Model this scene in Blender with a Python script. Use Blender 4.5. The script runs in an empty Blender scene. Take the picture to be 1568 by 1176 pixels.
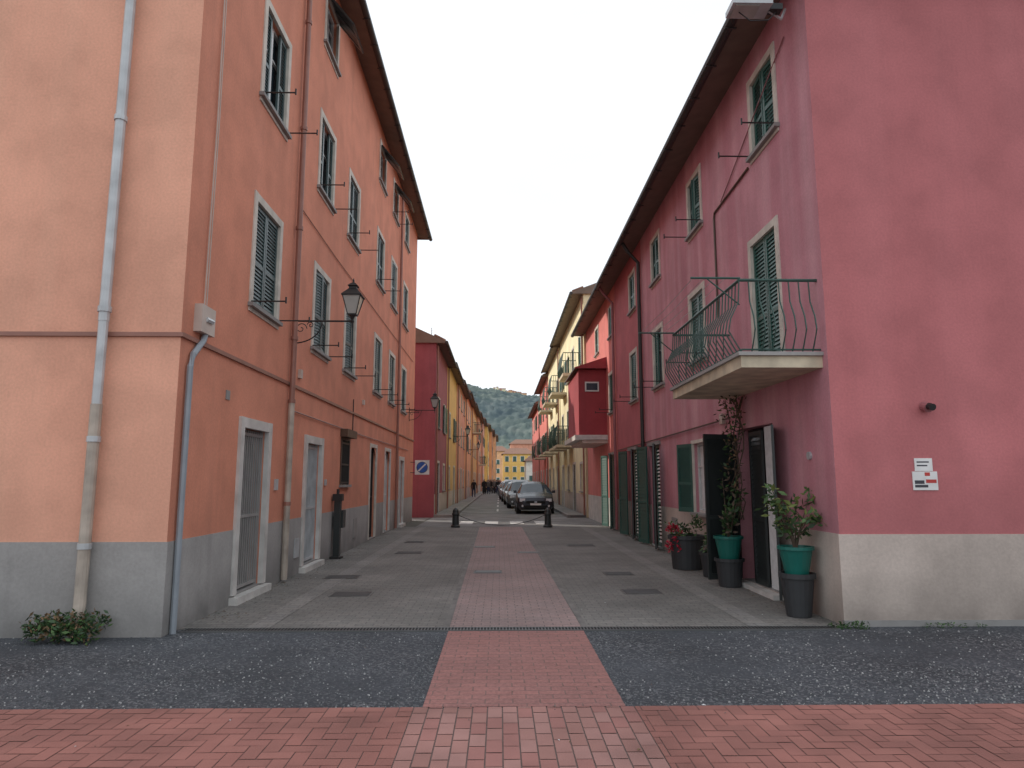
import bpy, math, random
from mathutils import Vector, noise, Matrix
random.seed(7)
R=random.random
def U(a,b): return a+(b-a)*random.random()
scene=bpy.context.scene
col=scene.collection
# ---------------------------------------------------------------- materials
def lin(c):
    return tuple(((x/255)/12.92 if x/255<=0.04045 else ((x/255+0.055)/1.055)**2.4) for x in c)
def sc(c,k): return tuple(min(0.85,x*k) for x in c)
def newmat(name):
    m=bpy.data.materials.new(name); m.use_nodes=True
    nt=m.node_tree; b=nt.nodes['Principled BSDF']; return m,nt,b
def noisecol(nt,c,amt,scale,vec,det=5,dark=0.7):
    n=nt.nodes.new('ShaderNodeTexNoise'); n.inputs['Scale'].default_value=scale; n.inputs['Detail'].default_value=det
    nt.links.new(vec,n.inputs['Vector'])
    r=nt.nodes.new('ShaderNodeValToRGB')
    r.color_ramp.elements[0].position=0.3; r.color_ramp.elements[1].position=0.7
    lo=tuple(x*(1-amt) for x in c); hi=tuple(min(1,x*(1+amt*0.8)) for x in c)
    r.color_ramp.elements[0].color=(*lo,1); r.color_ramp.elements[1].color=(*hi,1)
    nt.links.new(n.outputs['Fac'],r.inputs['Fac']); return r.outputs['Color']
def coords(nt,scale=(1,1,1),rot=(0,0,0)):
    t=nt.nodes.new('ShaderNodeTexCoord'); m=nt.nodes.new('ShaderNodeMapping')
    m.inputs['Scale'].default_value=scale; m.inputs['Rotation'].default_value=rot
    nt.links.new(t.outputs['Object'],m.inputs['Vector']); return m.outputs['Vector']
def mixc(nt,a,b,fac,mode='MIX'):
    x=nt.nodes.new('ShaderNodeMixRGB'); x.blend_type=mode
    for s,k in ((a,'Color1'),(b,'Color2'),(fac,'Fac')):
        if isinstance(s,(int,float)): x.inputs[k].default_value=s
        elif isinstance(s,tuple): x.inputs[k].default_value=(*s,1)
        else: nt.links.new(s,x.inputs[k])
    return x.outputs['Color']
def bump(nt,b,vec,scale,strength,dist=0.01,extra=None,det=4):
    n=nt.nodes.new('ShaderNodeTexNoise'); n.inputs['Scale'].default_value=scale; n.inputs['Detail'].default_value=det
    nt.links.new(vec,n.inputs['Vector'])
    bp=nt.nodes.new('ShaderNodeBump'); bp.inputs['Strength'].default_value=strength; bp.inputs['Distance'].default_value=dist
    nt.links.new(n.outputs['Fac'],bp.inputs['Height'])
    if extra is not None:
        b2=nt.nodes.new('ShaderNodeBump'); b2.inputs['Strength'].default_value=0.6; b2.inputs['Distance'].default_value=0.01
        nt.links.new(extra,b2.inputs['Height']); nt.links.new(bp.outputs['Normal'],b2.inputs['Normal'])
        nt.links.new(b2.outputs['Normal'],b.inputs['Normal'])
    else: nt.links.new(bp.outputs['Normal'],b.inputs['Normal'])
def ramp(nt,sock,stops):
    r=nt.nodes.new('ShaderNodeValToRGB'); e=r.color_ramp.elements
    e[0].position=stops[0][0]; e[0].color=(*stops[0][1],1); e[1].position=stops[1][0]; e[1].color=(*stops[1][1],1)
    for p,c in stops[2:]:
        x=e.new(p); x.color=(*c,1)
    nt.links.new(sock,r.inputs['Fac']); return r.outputs['Color']
def noi(nt,vec,scale,det=5):
    n=nt.nodes.new('ShaderNodeTexNoise'); n.inputs['Scale'].default_value=scale; n.inputs['Detail'].default_value=det
    nt.links.new(vec,n.inputs['Vector']); return n.outputs['Fac']
def stucco(name,c,fade=None,fk=0.35,amt=0.10,dirt=True,stain=.35):
    m,nt,b=newmat(name)
    v=coords(nt); vs=coords(nt,(1.3,1.3,0.10))
    base=noisecol(nt,c,amt,0.45,v)
    streak=ramp(nt,noi(nt,vs,1.6,6),[(0.42,(0,0,0)),(0.72,(fk,)*3)])
    f=fade if fade else tuple(min(.85,x*1.12+0.03) for x in c)
    base=mixc(nt,base,f,streak)
    v2=coords(nt,(5,5,.25)); 
    st=ramp(nt,noi(nt,v2,1.0,5),[(0.56,(0,0,0)),(0.80,(stain,)*3)])
    base=mixc(nt,base,tuple(x*.55+.02 for x in c),st)
    bl=ramp(nt,noi(nt,v,1.7,8),[(0.40,(.92,)*3),(0.52,(1,)*3),(0.68,(1.06,)*3)])
    base=mixc(nt,base,bl,1.0,'MULTIPLY')
    fine=ramp(nt,noi(nt,v,35,2),[(0.3,(.93,.93,.93)),(0.7,(1.05,1.05,1.05))])
    base=mixc(nt,base,fine,1.0,'MULTIPLY')
    sx=nt.nodes.new('ShaderNodeSeparateXYZ'); nt.links.new(v,sx.inputs[0])
    mr=nt.nodes.new('ShaderNodeMapRange')
    mr.inputs['From Min'].default_value=0.9 if dirt else 0.0; mr.inputs['From Max'].default_value=1.9 if dirt else .6
    mr.inputs['To Min'].default_value=0.6 if dirt else 1.1; mr.inputs['To Max'].default_value=0.0
    nt.links.new(sx.outputs[2],mr.inputs['Value'])
    mu=nt.nodes.new('ShaderNodeMath'); mu.operation='MULTIPLY'; nt.links.new(mr.outputs[0],mu.inputs[0]); nt.links.new(noi(nt,v,2.5,8),mu.inputs[1])
    base=mixc(nt,base,tuple(x*(0.6 if dirt else .32) for x in c),mu.outputs[0])
    nt.links.new(base,b.inputs['Base Color'])
    b.inputs['Roughness'].default_value=0.9
    bump(nt,b,v,45,0.35,0.005)
    return m
def plain(name,c,rough=0.6,metal=0,amt=0.12,scale=4,bmp=0.15,bs=40):
    m,nt,b=newmat(name); v=coords(nt)
    nt.links.new(noisecol(nt,c,amt,scale,v,3),b.inputs['Base Color'])
    b.inputs['Roughness'].default_value=rough; b.inputs['Metallic'].default_value=metal
    if bmp: bump(nt,b,v,bs,bmp,0.003,det=2)
    return m
def bricks(name,c1,c2,mortar,bw,bh,msize,rot=0,var=0.2,bump_s=0.3,stain=.5):
    m,nt,b=newmat(name); v=coords(nt,rot=(0,0,rot))
    t=nt.nodes.new('ShaderNodeTexBrick'); t.inputs['Scale'].default_value=1
    t.inputs['Brick Width'].default_value=bw; t.inputs['Row Height'].default_value=bh
    t.inputs['Mortar Size'].default_value=msize; t.inputs['Mortar Smooth'].default_value=0.3
    t.inputs['Color1'].default_value=(*c1,1); t.inputs['Color2'].default_value=(*c2,1); t.inputs['Mortar'].default_value=(*mortar,1)
    nt.links.new(v,t.inputs['Vector'])
    d=ramp(nt,noi(nt,v,0.7,8),[(0.3,(1-var,)*3),(0.7,(1+var*.6,)*3)])
    base=mixc(nt,t.outputs['Color'],d,1.0,'MULTIPLY')
    d2=ramp(nt,noi(nt,v,45,3),[(0.3,(.78,)*3),(0.7,(1.15,)*3)])
    base=mixc(nt,base,d2,1.0,'MULTIPLY')
    d3=ramp(nt,noi(nt,v,3.2,8),[(0.55,(0,)*3),(0.78,(stain,)*3)])
    base=mixc(nt,base,tuple(x*.5 for x in c1),d3)
    nt.links.new(base,b.inputs['Base Color']); b.inputs['Roughness'].default_value=0.85
    inv=nt.nodes.new('ShaderNodeMath'); inv.operation='SUBTRACT'; inv.inputs[0].default_value=1; nt.links.new(t.outputs['Fac'],inv.inputs[1])
    bump(nt,b,v,70,bump_s,0.006,inv.outputs[0])
    return m

M={}
M['salmon']=stucco('stucco_salmon',sc(lin((222,163,138)),1.15),fk=.3,stain=.15)
M['terracotta']=stucco('stucco_terracotta',sc(lin((200,131,106)),1.15),fk=.3,stain=.3)
M['mauve']=stucco('stucco_mauve',sc(lin((188,126,136)),1.08),fade=sc(lin((214,168,174)),1.0),fk=.7,stain=.3)
M['crimson']=stucco('stucco_crimson',sc(lin((184,110,112)),1.08),fk=.3,stain=.18)
M['rosered']=stucco('stucco_rose_red',sc(lin((184,100,106)),1.0),fk=.3)
M['bayred']=stucco('stucco_bay_red',sc(lin((160,66,72)),1.0),fk=.2)
M['rose']=stucco('stucco_rose',sc(lin((202,118,112)),1.1))
M['dado_grey']=stucco('dado_grey',sc(lin((160,157,154)),1.0),amt=.18,dirt=False)
M['dado_beige']=stucco('dado_beige',sc(lin((188,174,164)),1.05),amt=.18,dirt=False)
M['marble']=plain('marble_trim',(.58,.56,.53),.5,amt=.18)
M['trim']=plain('window_trim_plaster',(.60,.55,.48),.8,amt=.18)
M['sillstone']=plain('sill_stone',(.27,.26,.25),.7)
M['shut_l']=plain('shutter_slate_green',(.07,.105,.105),.4,bmp=.05)
M['shut_r']=plain('shutter_green',(.04,.115,.095),.4,bmp=.05)
M['shut_k']=plain('shutter_dark',(.03,.035,.035),.35,bmp=.05)
M['shut_b']=plain('shutter_brown',(.09,.05,.03),.5)
M['wframe']=plain('white_window_frame',(.65,.65,.63),.4,bmp=0)
M['glass']=plain('window_glass',(.05,.07,.09),.05,bmp=0)
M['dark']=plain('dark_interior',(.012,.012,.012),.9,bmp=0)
M['curtain']=plain('white_curtain',(.65,.66,.66),.9,scale=12)
M['iron']=plain('black_iron',(.02,.02,.02),.5,bmp=.1)
M['grate']=plain('drain_steel',(.13,.13,.13),.5,.5)
M['gatebar']=plain('gate_grey_paint',(.30,.29,.28),.5)
M['edge']=plain('path_edge_stone',(.17,.16,.15),.8,amt=.3)
M['gutter']=plain('gutter_metal',(.045,.04,.038),.5,.3)
M['soffit']=plain('eave_soffit',(.19,.14,.11),.8)
M['tiles']=plain('roof_tiles',(.24,.13,.09),.9,scale=6,amt=.35)
M['zinc']=plain('downpipe_zinc',(.50,.52,.53),.4,.2,amt=.2)
M['pipe_beige']=plain('downpipe_beige',(.42,.36,.30),.5,amt=.3)
M['pipe_terra']=plain('downpipe_terracotta',(.30,.14,.105),.5)
M['pipe_crim']=plain('downpipe_crimson',(.32,.12,.13),.5)
M['pipe_blue']=plain('conduit_bluegrey',(.27,.30,.33),.5)
M['rail']=plain('railing_green',(.04,.09,.075),.5)
M['slab']=plain('balcony_slab',(.60,.52,.38),.8,amt=.25)
M['white']=plain('white_paint',(.75,.75,.73),.6)
M['roadpaint']=plain('worn_road_paint',(.55,.55,.53),.8,amt=.35,scale=9)
M['offwhite']=plain('offwhite_box',(.55,.46,.40),.6)
M['red_sign']=plain('red_print',(.5,.05,.04),.6,bmp=0)
M['blue_sign']=plain('blue_print',(.03,.12,.45),.5,bmp=0)
M['print']=plain('dark_print',(.05,.05,.06),.6,bmp=0)
M['pot_teal']=plain('teal_pot',(.01,.13,.105),.35,bmp=.05)
M['pot_dark']=plain('dark_pot',(.035,.037,.04),.6)
M['soil']=plain('soil',(.05,.035,.025),.95)
M['leaf']=plain('leaf_green',(.06,.12,.03),.6,amt=.4,scale=8,bmp=0)
M['leaf2']=plain('leaf_dark',(.025,.06,.02),.6,amt=.4,scale=8,bmp=0)
M['leaf3']=plain('leaf_yellow',(.16,.20,.05),.6,amt=.4,scale=8,bmp=0)
M['dryleaf']=plain('leaf_dry',(.16,.10,.05),.8,amt=.4,scale=8,bmp=0)
M['flower']=plain('red_flower',(.45,.01,.04),.6,bmp=0)
M['bark']=plain('stem_bark',(.10,.07,.05),.9)
M['lglass']=plain('lantern_glass',(.45,.45,.42),.15,bmp=0)
M['rubber']=plain('tyre_rubber',(.02,.02,.02),.8)
M['alloy']=plain('wheel_alloy',(.4,.4,.42),.3,.7,bmp=0)
M['lamp']=plain('headlight_lens',(.7,.72,.75),.1,bmp=0)
M['plate']=plain('number_plate',(.75,.75,.72),.5,bmp=0)
def asphalt(name,c,peb=(.3,.3,.29),amount=.62):
    m,nt,b=newmat(name); v=coords(nt)
    base=noisecol(nt,c,.35,.9,v,8)
    vo=nt.nodes.new('ShaderNodeTexVoronoi'); vo.inputs['Scale'].default_value=55; nt.links.new(v,vo.inputs['Vector'])
    sep=nt.nodes.new('ShaderNodeSeparateColor'); nt.links.new(vo.outputs['Color'],sep.inputs[0])
    spk=ramp(nt,sep.outputs[0],[(amount,(0,0,0)),(min(1,amount+.3),(1,1,1))])
    big=ramp(nt,noi(nt,v,.8,4),[(0.35,(.15,)*3),(0.65,(.75,)*3)])
    fac=mixc(nt,spk,big,1.0,'MULTIPLY')
    base=mixc(nt,base,peb,fac)
    nt.links.new(base,b.inputs['Base Color']); b.inputs['Roughness'].default_value=.9
    b2=nt.nodes.new('ShaderNodeBump'); b2.inputs['Strength'].default_value=.8; b2.inputs['Distance'].default_value=.012
    nt.links.new(vo.outputs['Distance'],b2.inputs['Height']); nt.links.new(b2.outputs['Normal'],b.inputs['Normal'])
    return m
M['gravel_asphalt']=asphalt('gravelly_asphalt',(.052,.058,.068),(.22,.22,.23))
M['road']=asphalt('road_asphalt',(.20,.20,.195),(.3,.3,.3),.8)
M['earth']=asphalt('ground_earth',(.10,.10,.085),(.2,.2,.18),.7)
M['paver']=bricks('grey_pavers',(.225,.21,.193),(.185,.178,.165),(.12,.115,.11),.20,.10,.006,0,.28)
M['strip_pink']=bricks('pink_block_paving',(.35,.245,.23),(.30,.225,.215),(.18,.145,.135),.20,.10,.006,0,.18,stain=.35)
M['paver2']=bricks('grey_pavers_b',(.26,.245,.225),(.22,.21,.20),(.15,.14,.14),.30,.15,.006,0,.22)
M['strip_red']=bricks('red_block_paving',(.36,.165,.145),(.31,.15,.135),(.22,.13,.115),.20,.10,.006,0,.16,stain=.35)
M['grout']=plain('paving_grout',(.20,.14,.125),.95)
for i,c in enumerate([(.315,.132,.108),(.285,.122,.10),(.33,.142,.116),(.30,.127,.105)]): M['hb%d'%i]=plain('red_brick_%d'%i,c,.85,amt=.25,scale=1.5,bmp=.4,bs=80)
for i,c in enumerate([(.35,.18,.155),(.325,.165,.14),(.37,.20,.175),(.335,.155,.135)]): M['hp%d'%i]=plain('pale_brick_%d'%i,c,.85,amt=.25,scale=1.5,bmp=.4,bs=80)

# ---------------------------------------------------------------- mesh builder
def W(x,y,z): return (x,y,z)
class MB:
    def __init__(s): s.v=[];s.f=[];s.m=[];s.mats=[]
    def mi(s,k):
        m=M[k] if isinstance(k,str) else k
        if m not in s.mats: s.mats.append(m)
        return s.mats.index(m)
    def face(s,pts,m):
        i=len(s.v); s.v+=[tuple(p) for p in pts]; s.f.append(tuple(range(i,i+len(pts)))); s.m.append(s.mi(m))
    def box(s,F,a,b,m):
        i=len(s.v); k=s.mi(m)
        for x in (a[0],b[0]):
            for y in (a[1],b[1]):
                for z in (a[2],b[2]): s.v.append(tuple(F(x,y,z)))
        for q in ((0,1,3,2),(4,6,7,5),(0,4,5,1),(2,3,7,6),(0,2,6,4),(1,5,7,3)):
            s.f.append(tuple(i+j for j in q)); s.m.append(k)
    def tube(s,pts,r,m,n=8,caps=True):
        pts=[Vector(p) for p in pts]; k=s.mi(m); i0=len(s.v); N=len(pts)
        rr=r if isinstance(r,(list,tuple)) else [r]*N
        for j,p in enumerate(pts):
            t=(pts[min(j+1,N-1)]-pts[max(j-1,0)]).normalized()
            a=Vector((0,0,1)) if abs(t.z)<.9 else Vector((1,0,0))
            u=t.cross(a).normalized(); w=t.cross(u)
            for q in range(n):
                an=2*math.pi*q/n
                s.v.append(tuple(p+(u*math.cos(an)+w*math.sin(an))*rr[j]))
        for j in range(N-1):
            for q in range(n):
                s.f.append((i0+j*n+q,i0+j*n+(q+1)%n,i0+(j+1)*n+(q+1)%n,i0+(j+1)*n+q)); s.m.append(k)
        if caps:
            s.f.append(tuple(i0+q for q in range(n))); s.m.append(k)
            s.f.append(tuple(i0+(N-1)*n+q for q in range(n))); s.m.append(k)
    def lathe(s,c,prof,m,n=20,rot=0):
        k=s.mi(m); i0=len(s.v)
        for (r,z) in prof:
            for q in range(n):
                a=2*math.pi*q/n+rot; s.v.append((c[0]+r*math.cos(a),c[1]+r*math.sin(a),c[2]+z))
        for j in range(len(prof)-1):
            for q in range(n):
                s.f.append((i0+j*n+q,i0+j*n+(q+1)%n,i0+(j+1)*n+(q+1)%n,i0+(j+1)*n+q)); s.m.append(k)
        s.f.append(tuple(i0+q for q in range(n))); s.m.append(k)
        s.f.append(tuple(i0+(len(prof)-1)*n+q for q in range(n))); s.m.append(k)
    def obj(s,name,parent=None,smooth=False):
        me=bpy.data.meshes.new(name); me.from_pydata(s.v,[],s.f)
        for m in s.mats: me.materials.append(m)
        me.polygons.foreach_set('material_index',s.m)
        if smooth: me.polygons.foreach_set('use_smooth',[True]*len(s.f))
        me.update()
        o=bpy.data.objects.new(name,me); col.objects.link(o)
        if parent: o.parent=parent
        return o
def empty(name):
    e=bpy.data.objects.new(name,None); col.objects.link(e); return e

def leaves(mb,c,rad,n,size,mats,seed=None,shell=.35):
    for _ in range(n):
        while True:
            p=Vector((U(-1,1),U(-1,1),U(-1,1)))
            if shell<p.length<1: break
        q=Vector((c[0]+p.x*rad[0],c[1]+p.y*rad[1],c[2]+p.z*rad[2]))
        a=Vector((U(-1,1),U(-1,1),U(-.6,1))).normalized(); b=a.cross(Vector((U(-1,1),U(-1,1),U(-1,1)))).normalized()
        L=size*U(.6,1.3); w=L*.4
        mb.face([q,q+a*L*.5+b*w*.5,q+a*L,q+a*L*.5-b*w*.5],random.choice(mats))

# ---------------------------------------------------------------- architecture helpers
def wall(mb,F,s0,s1,z0,z1,ops,mat,dz=None,dm=None,depth=.2):
    ss=sorted({s0,s1,*[o[0] for o in ops],*[o[1] for o in ops]})
    zs=sorted({z0,z1,*[o[2] for o in ops],*[o[3] for o in ops],*([dz] if dz else [])})
    for i in range(len(ss)-1):
        for j in range(len(zs)-1):
            a,b,c,d=ss[i],ss[i+1],zs[j],zs[j+1]; cs=(a+b)/2; cz=(c+d)/2
            if any(o[0]<cs<o[1] and o[2]<cz<o[3] for o in ops): continue
            m=dm if (dz and cz<dz) else mat
            mb.face([F(a,0,c),F(b,0,c),F(b,0,d),F(a,0,d)],m)
    for (a,b,c,d) in ops:
        mb.face([F(a,0,c),F(a,-depth,c),F(a,-depth,d),F(a,0,d)],mat)
        mb.face([F(b,0,c),F(b,-depth,c),F(b,-depth,d),F(b,0,d)],mat)
        mb.face([F(a,0,d),F(b,0,d),F(b,-depth,d),F(a,-depth,d)],mat)
        mb.face([F(a,0,c),F(b,0,c),F(b,-depth,c),F(a,-depth,c)],'sillstone')
def hinge(F,s,d0,z,ang,dr):
    ca,sa=math.cos(ang),math.sin(ang)
    return lambda u,d,zz: F(s+(u*ca-d*sa)*dr,d0+u*sa+d*ca,z+zz)
def leaf(mb,G,w,h,mat,step=.055,mid=True,slatmat=None):
    st=.055
    mb.box(G,(0,0,0),(st,.035,h),mat); mb.box(G,(w-st,0,0),(w-.004,.035,h),mat)
    mb.box(G,(st,.002,0),(w-st,.033,.09),mat); mb.box(G,(st,.002,h-.07),(w-st,.033,h),mat)
    segs=[(.09,h-.07)]
    if mid:
        hm=h*.42; mb.box(G,(st,.002,hm-.03),(w-st,.033,hm+.03),mat); segs=[(.09,hm-.03),(hm+.03,h-.07)]
    if slatmat: mb.face([G(st,.001,.09),G(w-st,.001,.09),G(w-st,.001,h-.07),G(st,.001,h-.07)],'dark')  # near-black sheet paints the shade between the pale slats
    for a,b in segs:
        n=max(2,int((b-a)/step)); dz=(b-a)/n
        for i in range(n):
            z=a+i*dz
            f=1.05 if not slatmat else .5
            mb.face([G(st,.03,z),G(w-st,.03,z),G(w-st,.008,z+dz*f),G(st,.008,z+dz*f)],slatmat or mat)
def surround(mb,F,a,b,c,d,w=.1,mat='trim',bottom=False,sill='sillstone',pr=.02):
    zb=c-w if bottom else c
    mb.box(F,(a-w,-.03,zb),(a+.008,pr,d+w),mat)
    mb.box(F,(b-.008,-.03,zb),(b+w,pr,d+w),mat)
    mb.box(F,(a+.008,-.03,d-.008),(b-.008,pr-.002,d+w-.002),mat)
    if bottom: mb.box(F,(a+.008,-.03,c-w+.002),(b-.008,pr-.002,c-.055),mat)
    if sill: mb.box(F,(a-w-.03,-.1,c-.05),(b+w+.03,pr+.055,c+.004),sill)
def glazing(mb,F,a,b,c,d,mull=True,dd=-.14):
    mb.face([F(a,dd,c),F(b,dd,c),F(b,dd,d),F(a,dd,d)],'glass')
    t=.05
    for x0,x1,y0,y1 in ((a,a+t,c,d),(b-t,b,c,d),(a+t,b-t,c,c+t),(a+t,b-t,d-t,d)):
        mb.box(F,(x0,dd+.004,y0),(x1,dd+.05,y1),'wframe')
    if mull:
        m=(a+b)/2; mb.box(F,(m-.035,dd+.005,c+t),(m+.035,dd+.055,d-t),'wframe')
        z=c+(d-c)*.66; mb.box(F,(a+t,dd+.005,z-.015),(m-.035,dd+.04,z+.015),'wframe'); mb.box(F,(m+.035,dd+.005,z-.015),(b-t,dd+.04,z+.015),'wframe')
def window(P,F,a,b,c,d,style,mat,step=.055,trimw=.1,trim='trim',rods=False,bottom=False):
    surround(P['frames'],F,a,b,c,d,trimw,trim,bottom=bottom)
    h=d-c; w=(b-a)/2
    glazing(P['windows'],F,a,b,c,d)
    S=P['shutters']
    if style=='closed': angs=(0,0)
    elif style=='ajar': angs=(math.radians(U(4,12)),math.radians(U(4,13)))
    elif style=='open': angs=(math.radians(172),math.radians(172))
    else: angs=None
    if style=='split':   # leaves folded so the glass shows in the middle
        for (x0,x1) in ((a,a+w*.62),(b-w*.62,b)):
            G=lambda u,dd,zz,x0=x0: F(x0+u,-.06+dd,c+.006+zz)
            leaf(S,G,x1-x0,h-.012,mat,step)
    if angs:
        for (s,dr,an) in ((a,1,angs[0]),(b,-1,angs[1])):
            d0=-.07 if an<1 else .03
            leaf(S,hinge(F,s,d0 if an>=.01 else -.06,c+.006,an,dr),w-.003,h-.012,mat,step)
    if style=='prop':
        zt=c+h*.95; L=h*.75
        for (x0,x1) in ((a,a+w-.01),(a+w+.01,b)):
            G=lambda u,dd,zz,x0=x0: F(x0+u, .03+(L-zz)*.62+dd*.78, zt-(L-zz)*.78+dd*.62)
            leaf(S,G,x1-x0,L,'shut_k',step,mid=False)
    if rods:
        for s in (a-.06,b+.08):
            P['ironwork'].tube([F(s,-.02,c+.03),F(s,.5,c+.03)],.011,'iron',6)
            P['ironwork'].tube([F(s,.5,c+.0),F(s,.5,c+.09)],.012,'iron',6)
def parts(*extra): return {k:MB() for k in ('walls','frames','windows','shutters','ironwork','roof','doors','pipes')+extra}
def finish(P,name):
    e=empty(name)
    for k,mb in P.items():
        if mb.f: mb.obj(k,e)
    return e
def frame_left(x): return lambda s,d,z:(x+d,s,z)
def frame_right(x): return lambda s,d,z:(x-d,s,z)
def frame_front(y): return lambda s,d,z:(s,y-d,z)
def eave(P,F,s0,s1,z,over=.48,depth=8,rise=2.2,ends=.25,th=.09):
    R_=P['roof']
    a,b=s0-ends,s1+ends
    half=depth/2
    R_.face([F(a,over,z),F(b,over,z),F(b,-.0,z+.10),F(a,-.0,z+.10)],'soffit')
    R_.face([F(a,over,z),F(b,over,z),F(b,over,z+th),F(a,over,z+th)],'soffit')
    R_.face([F(a,over,z+th),F(b,over,z+th),F(b,-half,z+rise),F(a,-half,z+rise)],'tiles')
    R_.face([F(a,-depth-over,z+th),F(b,-depth-over,z+th),F(b,-half,z+rise),F(a,-half,z+rise)],'tiles')
    for s in (a,b):
        R_.face([F(s,over,z),F(s,over,z+th),F(s,-half,z+rise),F(s,-depth-over,z+th),F(s,-depth-over,z)],'soffit')
    n=int((b-a)/.22)
    if n<160:
        for i in range(n):
            s=a+(i+.5)*(b-a)/n
            R_.tube([F(s,over-.01,z+th+.03),F(s,over-.5,z+th+.03+.5*rise/(half+over))],.07,'tiles',6)
    P['pipes'].tube([F(a-.02,over+.07,z+.02),F(b+.02,over+.07,z+.02)],.075,'gutter',10)
    nb=int((b-a)/.9)
    if nb<40:
        for i in range(nb):
            s=a+(i+.5)*(b-a)/nb; P['pipes'].box(F,(s-.012,over-.02,z-.065),(s+.012,over+.15,z-.05),'gutter')
def shell(P,F,FB,s0,s1,depth,zh,mat,ends=(True,True),gable=2.2):
    w=P['walls']
    w.face([F(s0,-depth,0),F(s1,-depth,0),F(s1,-depth,zh+.1),F(s0,-depth,zh+.1)],mat)
    for s,e in ((s0,ends[0]),(s1,ends[1])):
        if e: w.face([F(s,0,0),F(s,-depth,0),F(s,-depth,zh+.1),F(s,-depth/2,zh+gable-.08),F(s,0,zh+.1)],e if isinstance(e,str) else mat)

def gate(mb,F,a,b,c,d,mat='iron',dd=-.1,n=9):
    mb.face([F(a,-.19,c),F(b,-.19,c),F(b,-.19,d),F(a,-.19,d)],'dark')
    mb.box(F,(a,dd-.02,c),(a+.05,dd+.02,d),mat); mb.box(F,(b-.05,dd-.02,c),(b,dd+.02,d),mat)
    for z in (c+.05,c+(d-c)*.45,d-.08): mb.box(F,(a+.05,dd-.015,z-.02),(b-.05,dd+.015,z+.02),mat)
    for i in range(n):
        s=a+.05+(b-a-.1)*(i+.5)/n
        mb.box(F,(s-.011,dd-.009,c+.02),(s+.011,dd+.009,d-.02),mat)

# ================================================================= LEFT BUILDING
XL=-3.48; YL=7.40; YE=27.8; HL=11.75
FL=frame_left(XL); FFL=frame_front(YL)
P=parts()
ops=[];wins=[]
cent=[9.93,13.08,15.65,19.3,21.85,24.6]
for i,c in enumerate(cent):
    wins.append((c-.52,c+.52,4.04,5.57,['closed','ajar','ajar','closed','closed','ajar'][i],True))
    wins.append((c-.52,c+.52,7.16,8.64,['split','split','closed','closed','ajar','closed'][i],i<4))
    if i!=2: wins.append((c-.47,c+.47,10.2,11.3,['closed','prop','closed','prop','prop','ajar'][i],i%2==0))
for w in wins: ops.append(w[:4])
doors=[(9.32,10.32,.12,2.32,'gate'),(12.42,13.42,.12,2.28,'white'),(18.6,19.5,.05,2.5,'arch'),(21.0,21.95,.05,2.5,'archw'),(24.0,24.9,.05,2.3,'white')]
for d in doors: ops.append(d[:4])
gw=(15.15,15.95,1.5,2.5); ops.append(gw)
wall(P['walls'],FL,YL,YE,0,HL+.1,ops,'terracotta',.96,'dado_grey')
wall(P['walls'],FFL,-15,XL,0,HL+.1,[],'salmon',.96,'dado_grey')
P['walls'].face([(XL,YE,0),(-15,YE,0),(-15,YE,HL+.1),(-9.2,YE,HL+2.9),(XL,YE,HL+.1)],'terracotta')
P['walls'].face([(-15,YL,HL+.1),(XL,YL,HL+.1),(-9.2,YL,HL+2.9)],'salmon')
P['walls'].face([(-15,YL,0),(-15,YE,0),(-15,YE,HL),(-15,YL,HL)],'salmon')
for w in wins: window(P,FL,*w[:5],'shut_l',rods=w[5],bottom=True,trimw=.11)
P['frames'].box(FL,(YL+.001,-.02,3.15),(YE,.03,3.20),'pipe_terra')
P['frames'].box(FFL,(-15,-.02,3.152),(XL+.032,.03,3.198),'pipe_terra')
P['frames'].box(FL,(YL+.001,-.02,.0),(9.18,.012,.96),'dado_grey')
P['frames'].box(FL,(10.46,-.02,.0),(12.28,.012,.96),'dado_grey')
P['frames'].box(FL,(13.56,-.02,.0),(18.5,.012,.96),'dado_grey')
P['frames'].box(FFL,(-15,-.02,0),(XL+.014,.012,.962),'dado_grey')
surround(P['frames'],FL,*gw,.04,'shut_b'); gate(P['doors'],FL,*gw,dd=.0,n=7)
P['frames'].box(FL,(15.05,-.02,2.55),(16.05,.16,2.72),'shut_b')
P['pipes'].tube([FL(16.2,.02,2.7),FL(16.2,.02,3.5)],.012,'iron',6)
for (a,b,c,d,k) in doors:
    if 'arch' in k:
        surround(P['frames'],FL,a,b,c,d,.09,'trim' if k=='arch' else 'marble',sill=None)
        gate(P['doors'],FL,a,b,c,d,'iron' if k=='arch' else 'wframe',n=7)
        m=(a+b)/2;r=(b-a)/2
        for sg in (-1,1):
            pts=[FL(m+sg*r,-.012,d)]+[FL(m+sg*r*math.cos(t),-.012,d-r+r*math.sin(t)) for t in [i*math.pi/2/8 for i in range(9)]]
            P['walls'].face(pts,'terracotta')
    else:
        surround(P['frames'],FL,a,b,c,d,.13,'marble',sill=None,pr=.04)
        P['frames'].box(FL,(a-.17,-.2,0),(b+.17,.12,.10),'marble')
        if k=='gate': gate(P['doors'],FL,a,b,c,d,'gatebar',n=11,dd=-.07)
        else:
            gate(P['doors'],FL,a,b,c,d,'zinc',n=10,dd=-.07)
            P['doors'].face([FL(a,-.15,c),FL(b,-.15,c),FL(b,-.15,d),FL(a,-.15,d)],'pipe_blue')
eave(P,FL,YL,YE,HL,over=.45,depth=11.5,rise=3.0,ends=.35)
pp=P['pipes']
x=-4.27
pp.tube([(x,YL-.1,11.7),(x,YL-.1,3.3)],.055,'zinc',12); pp.tube([(x,YL-.1,3.3),(x,YL-.1,2.15)],.05,'zinc',12)
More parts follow.
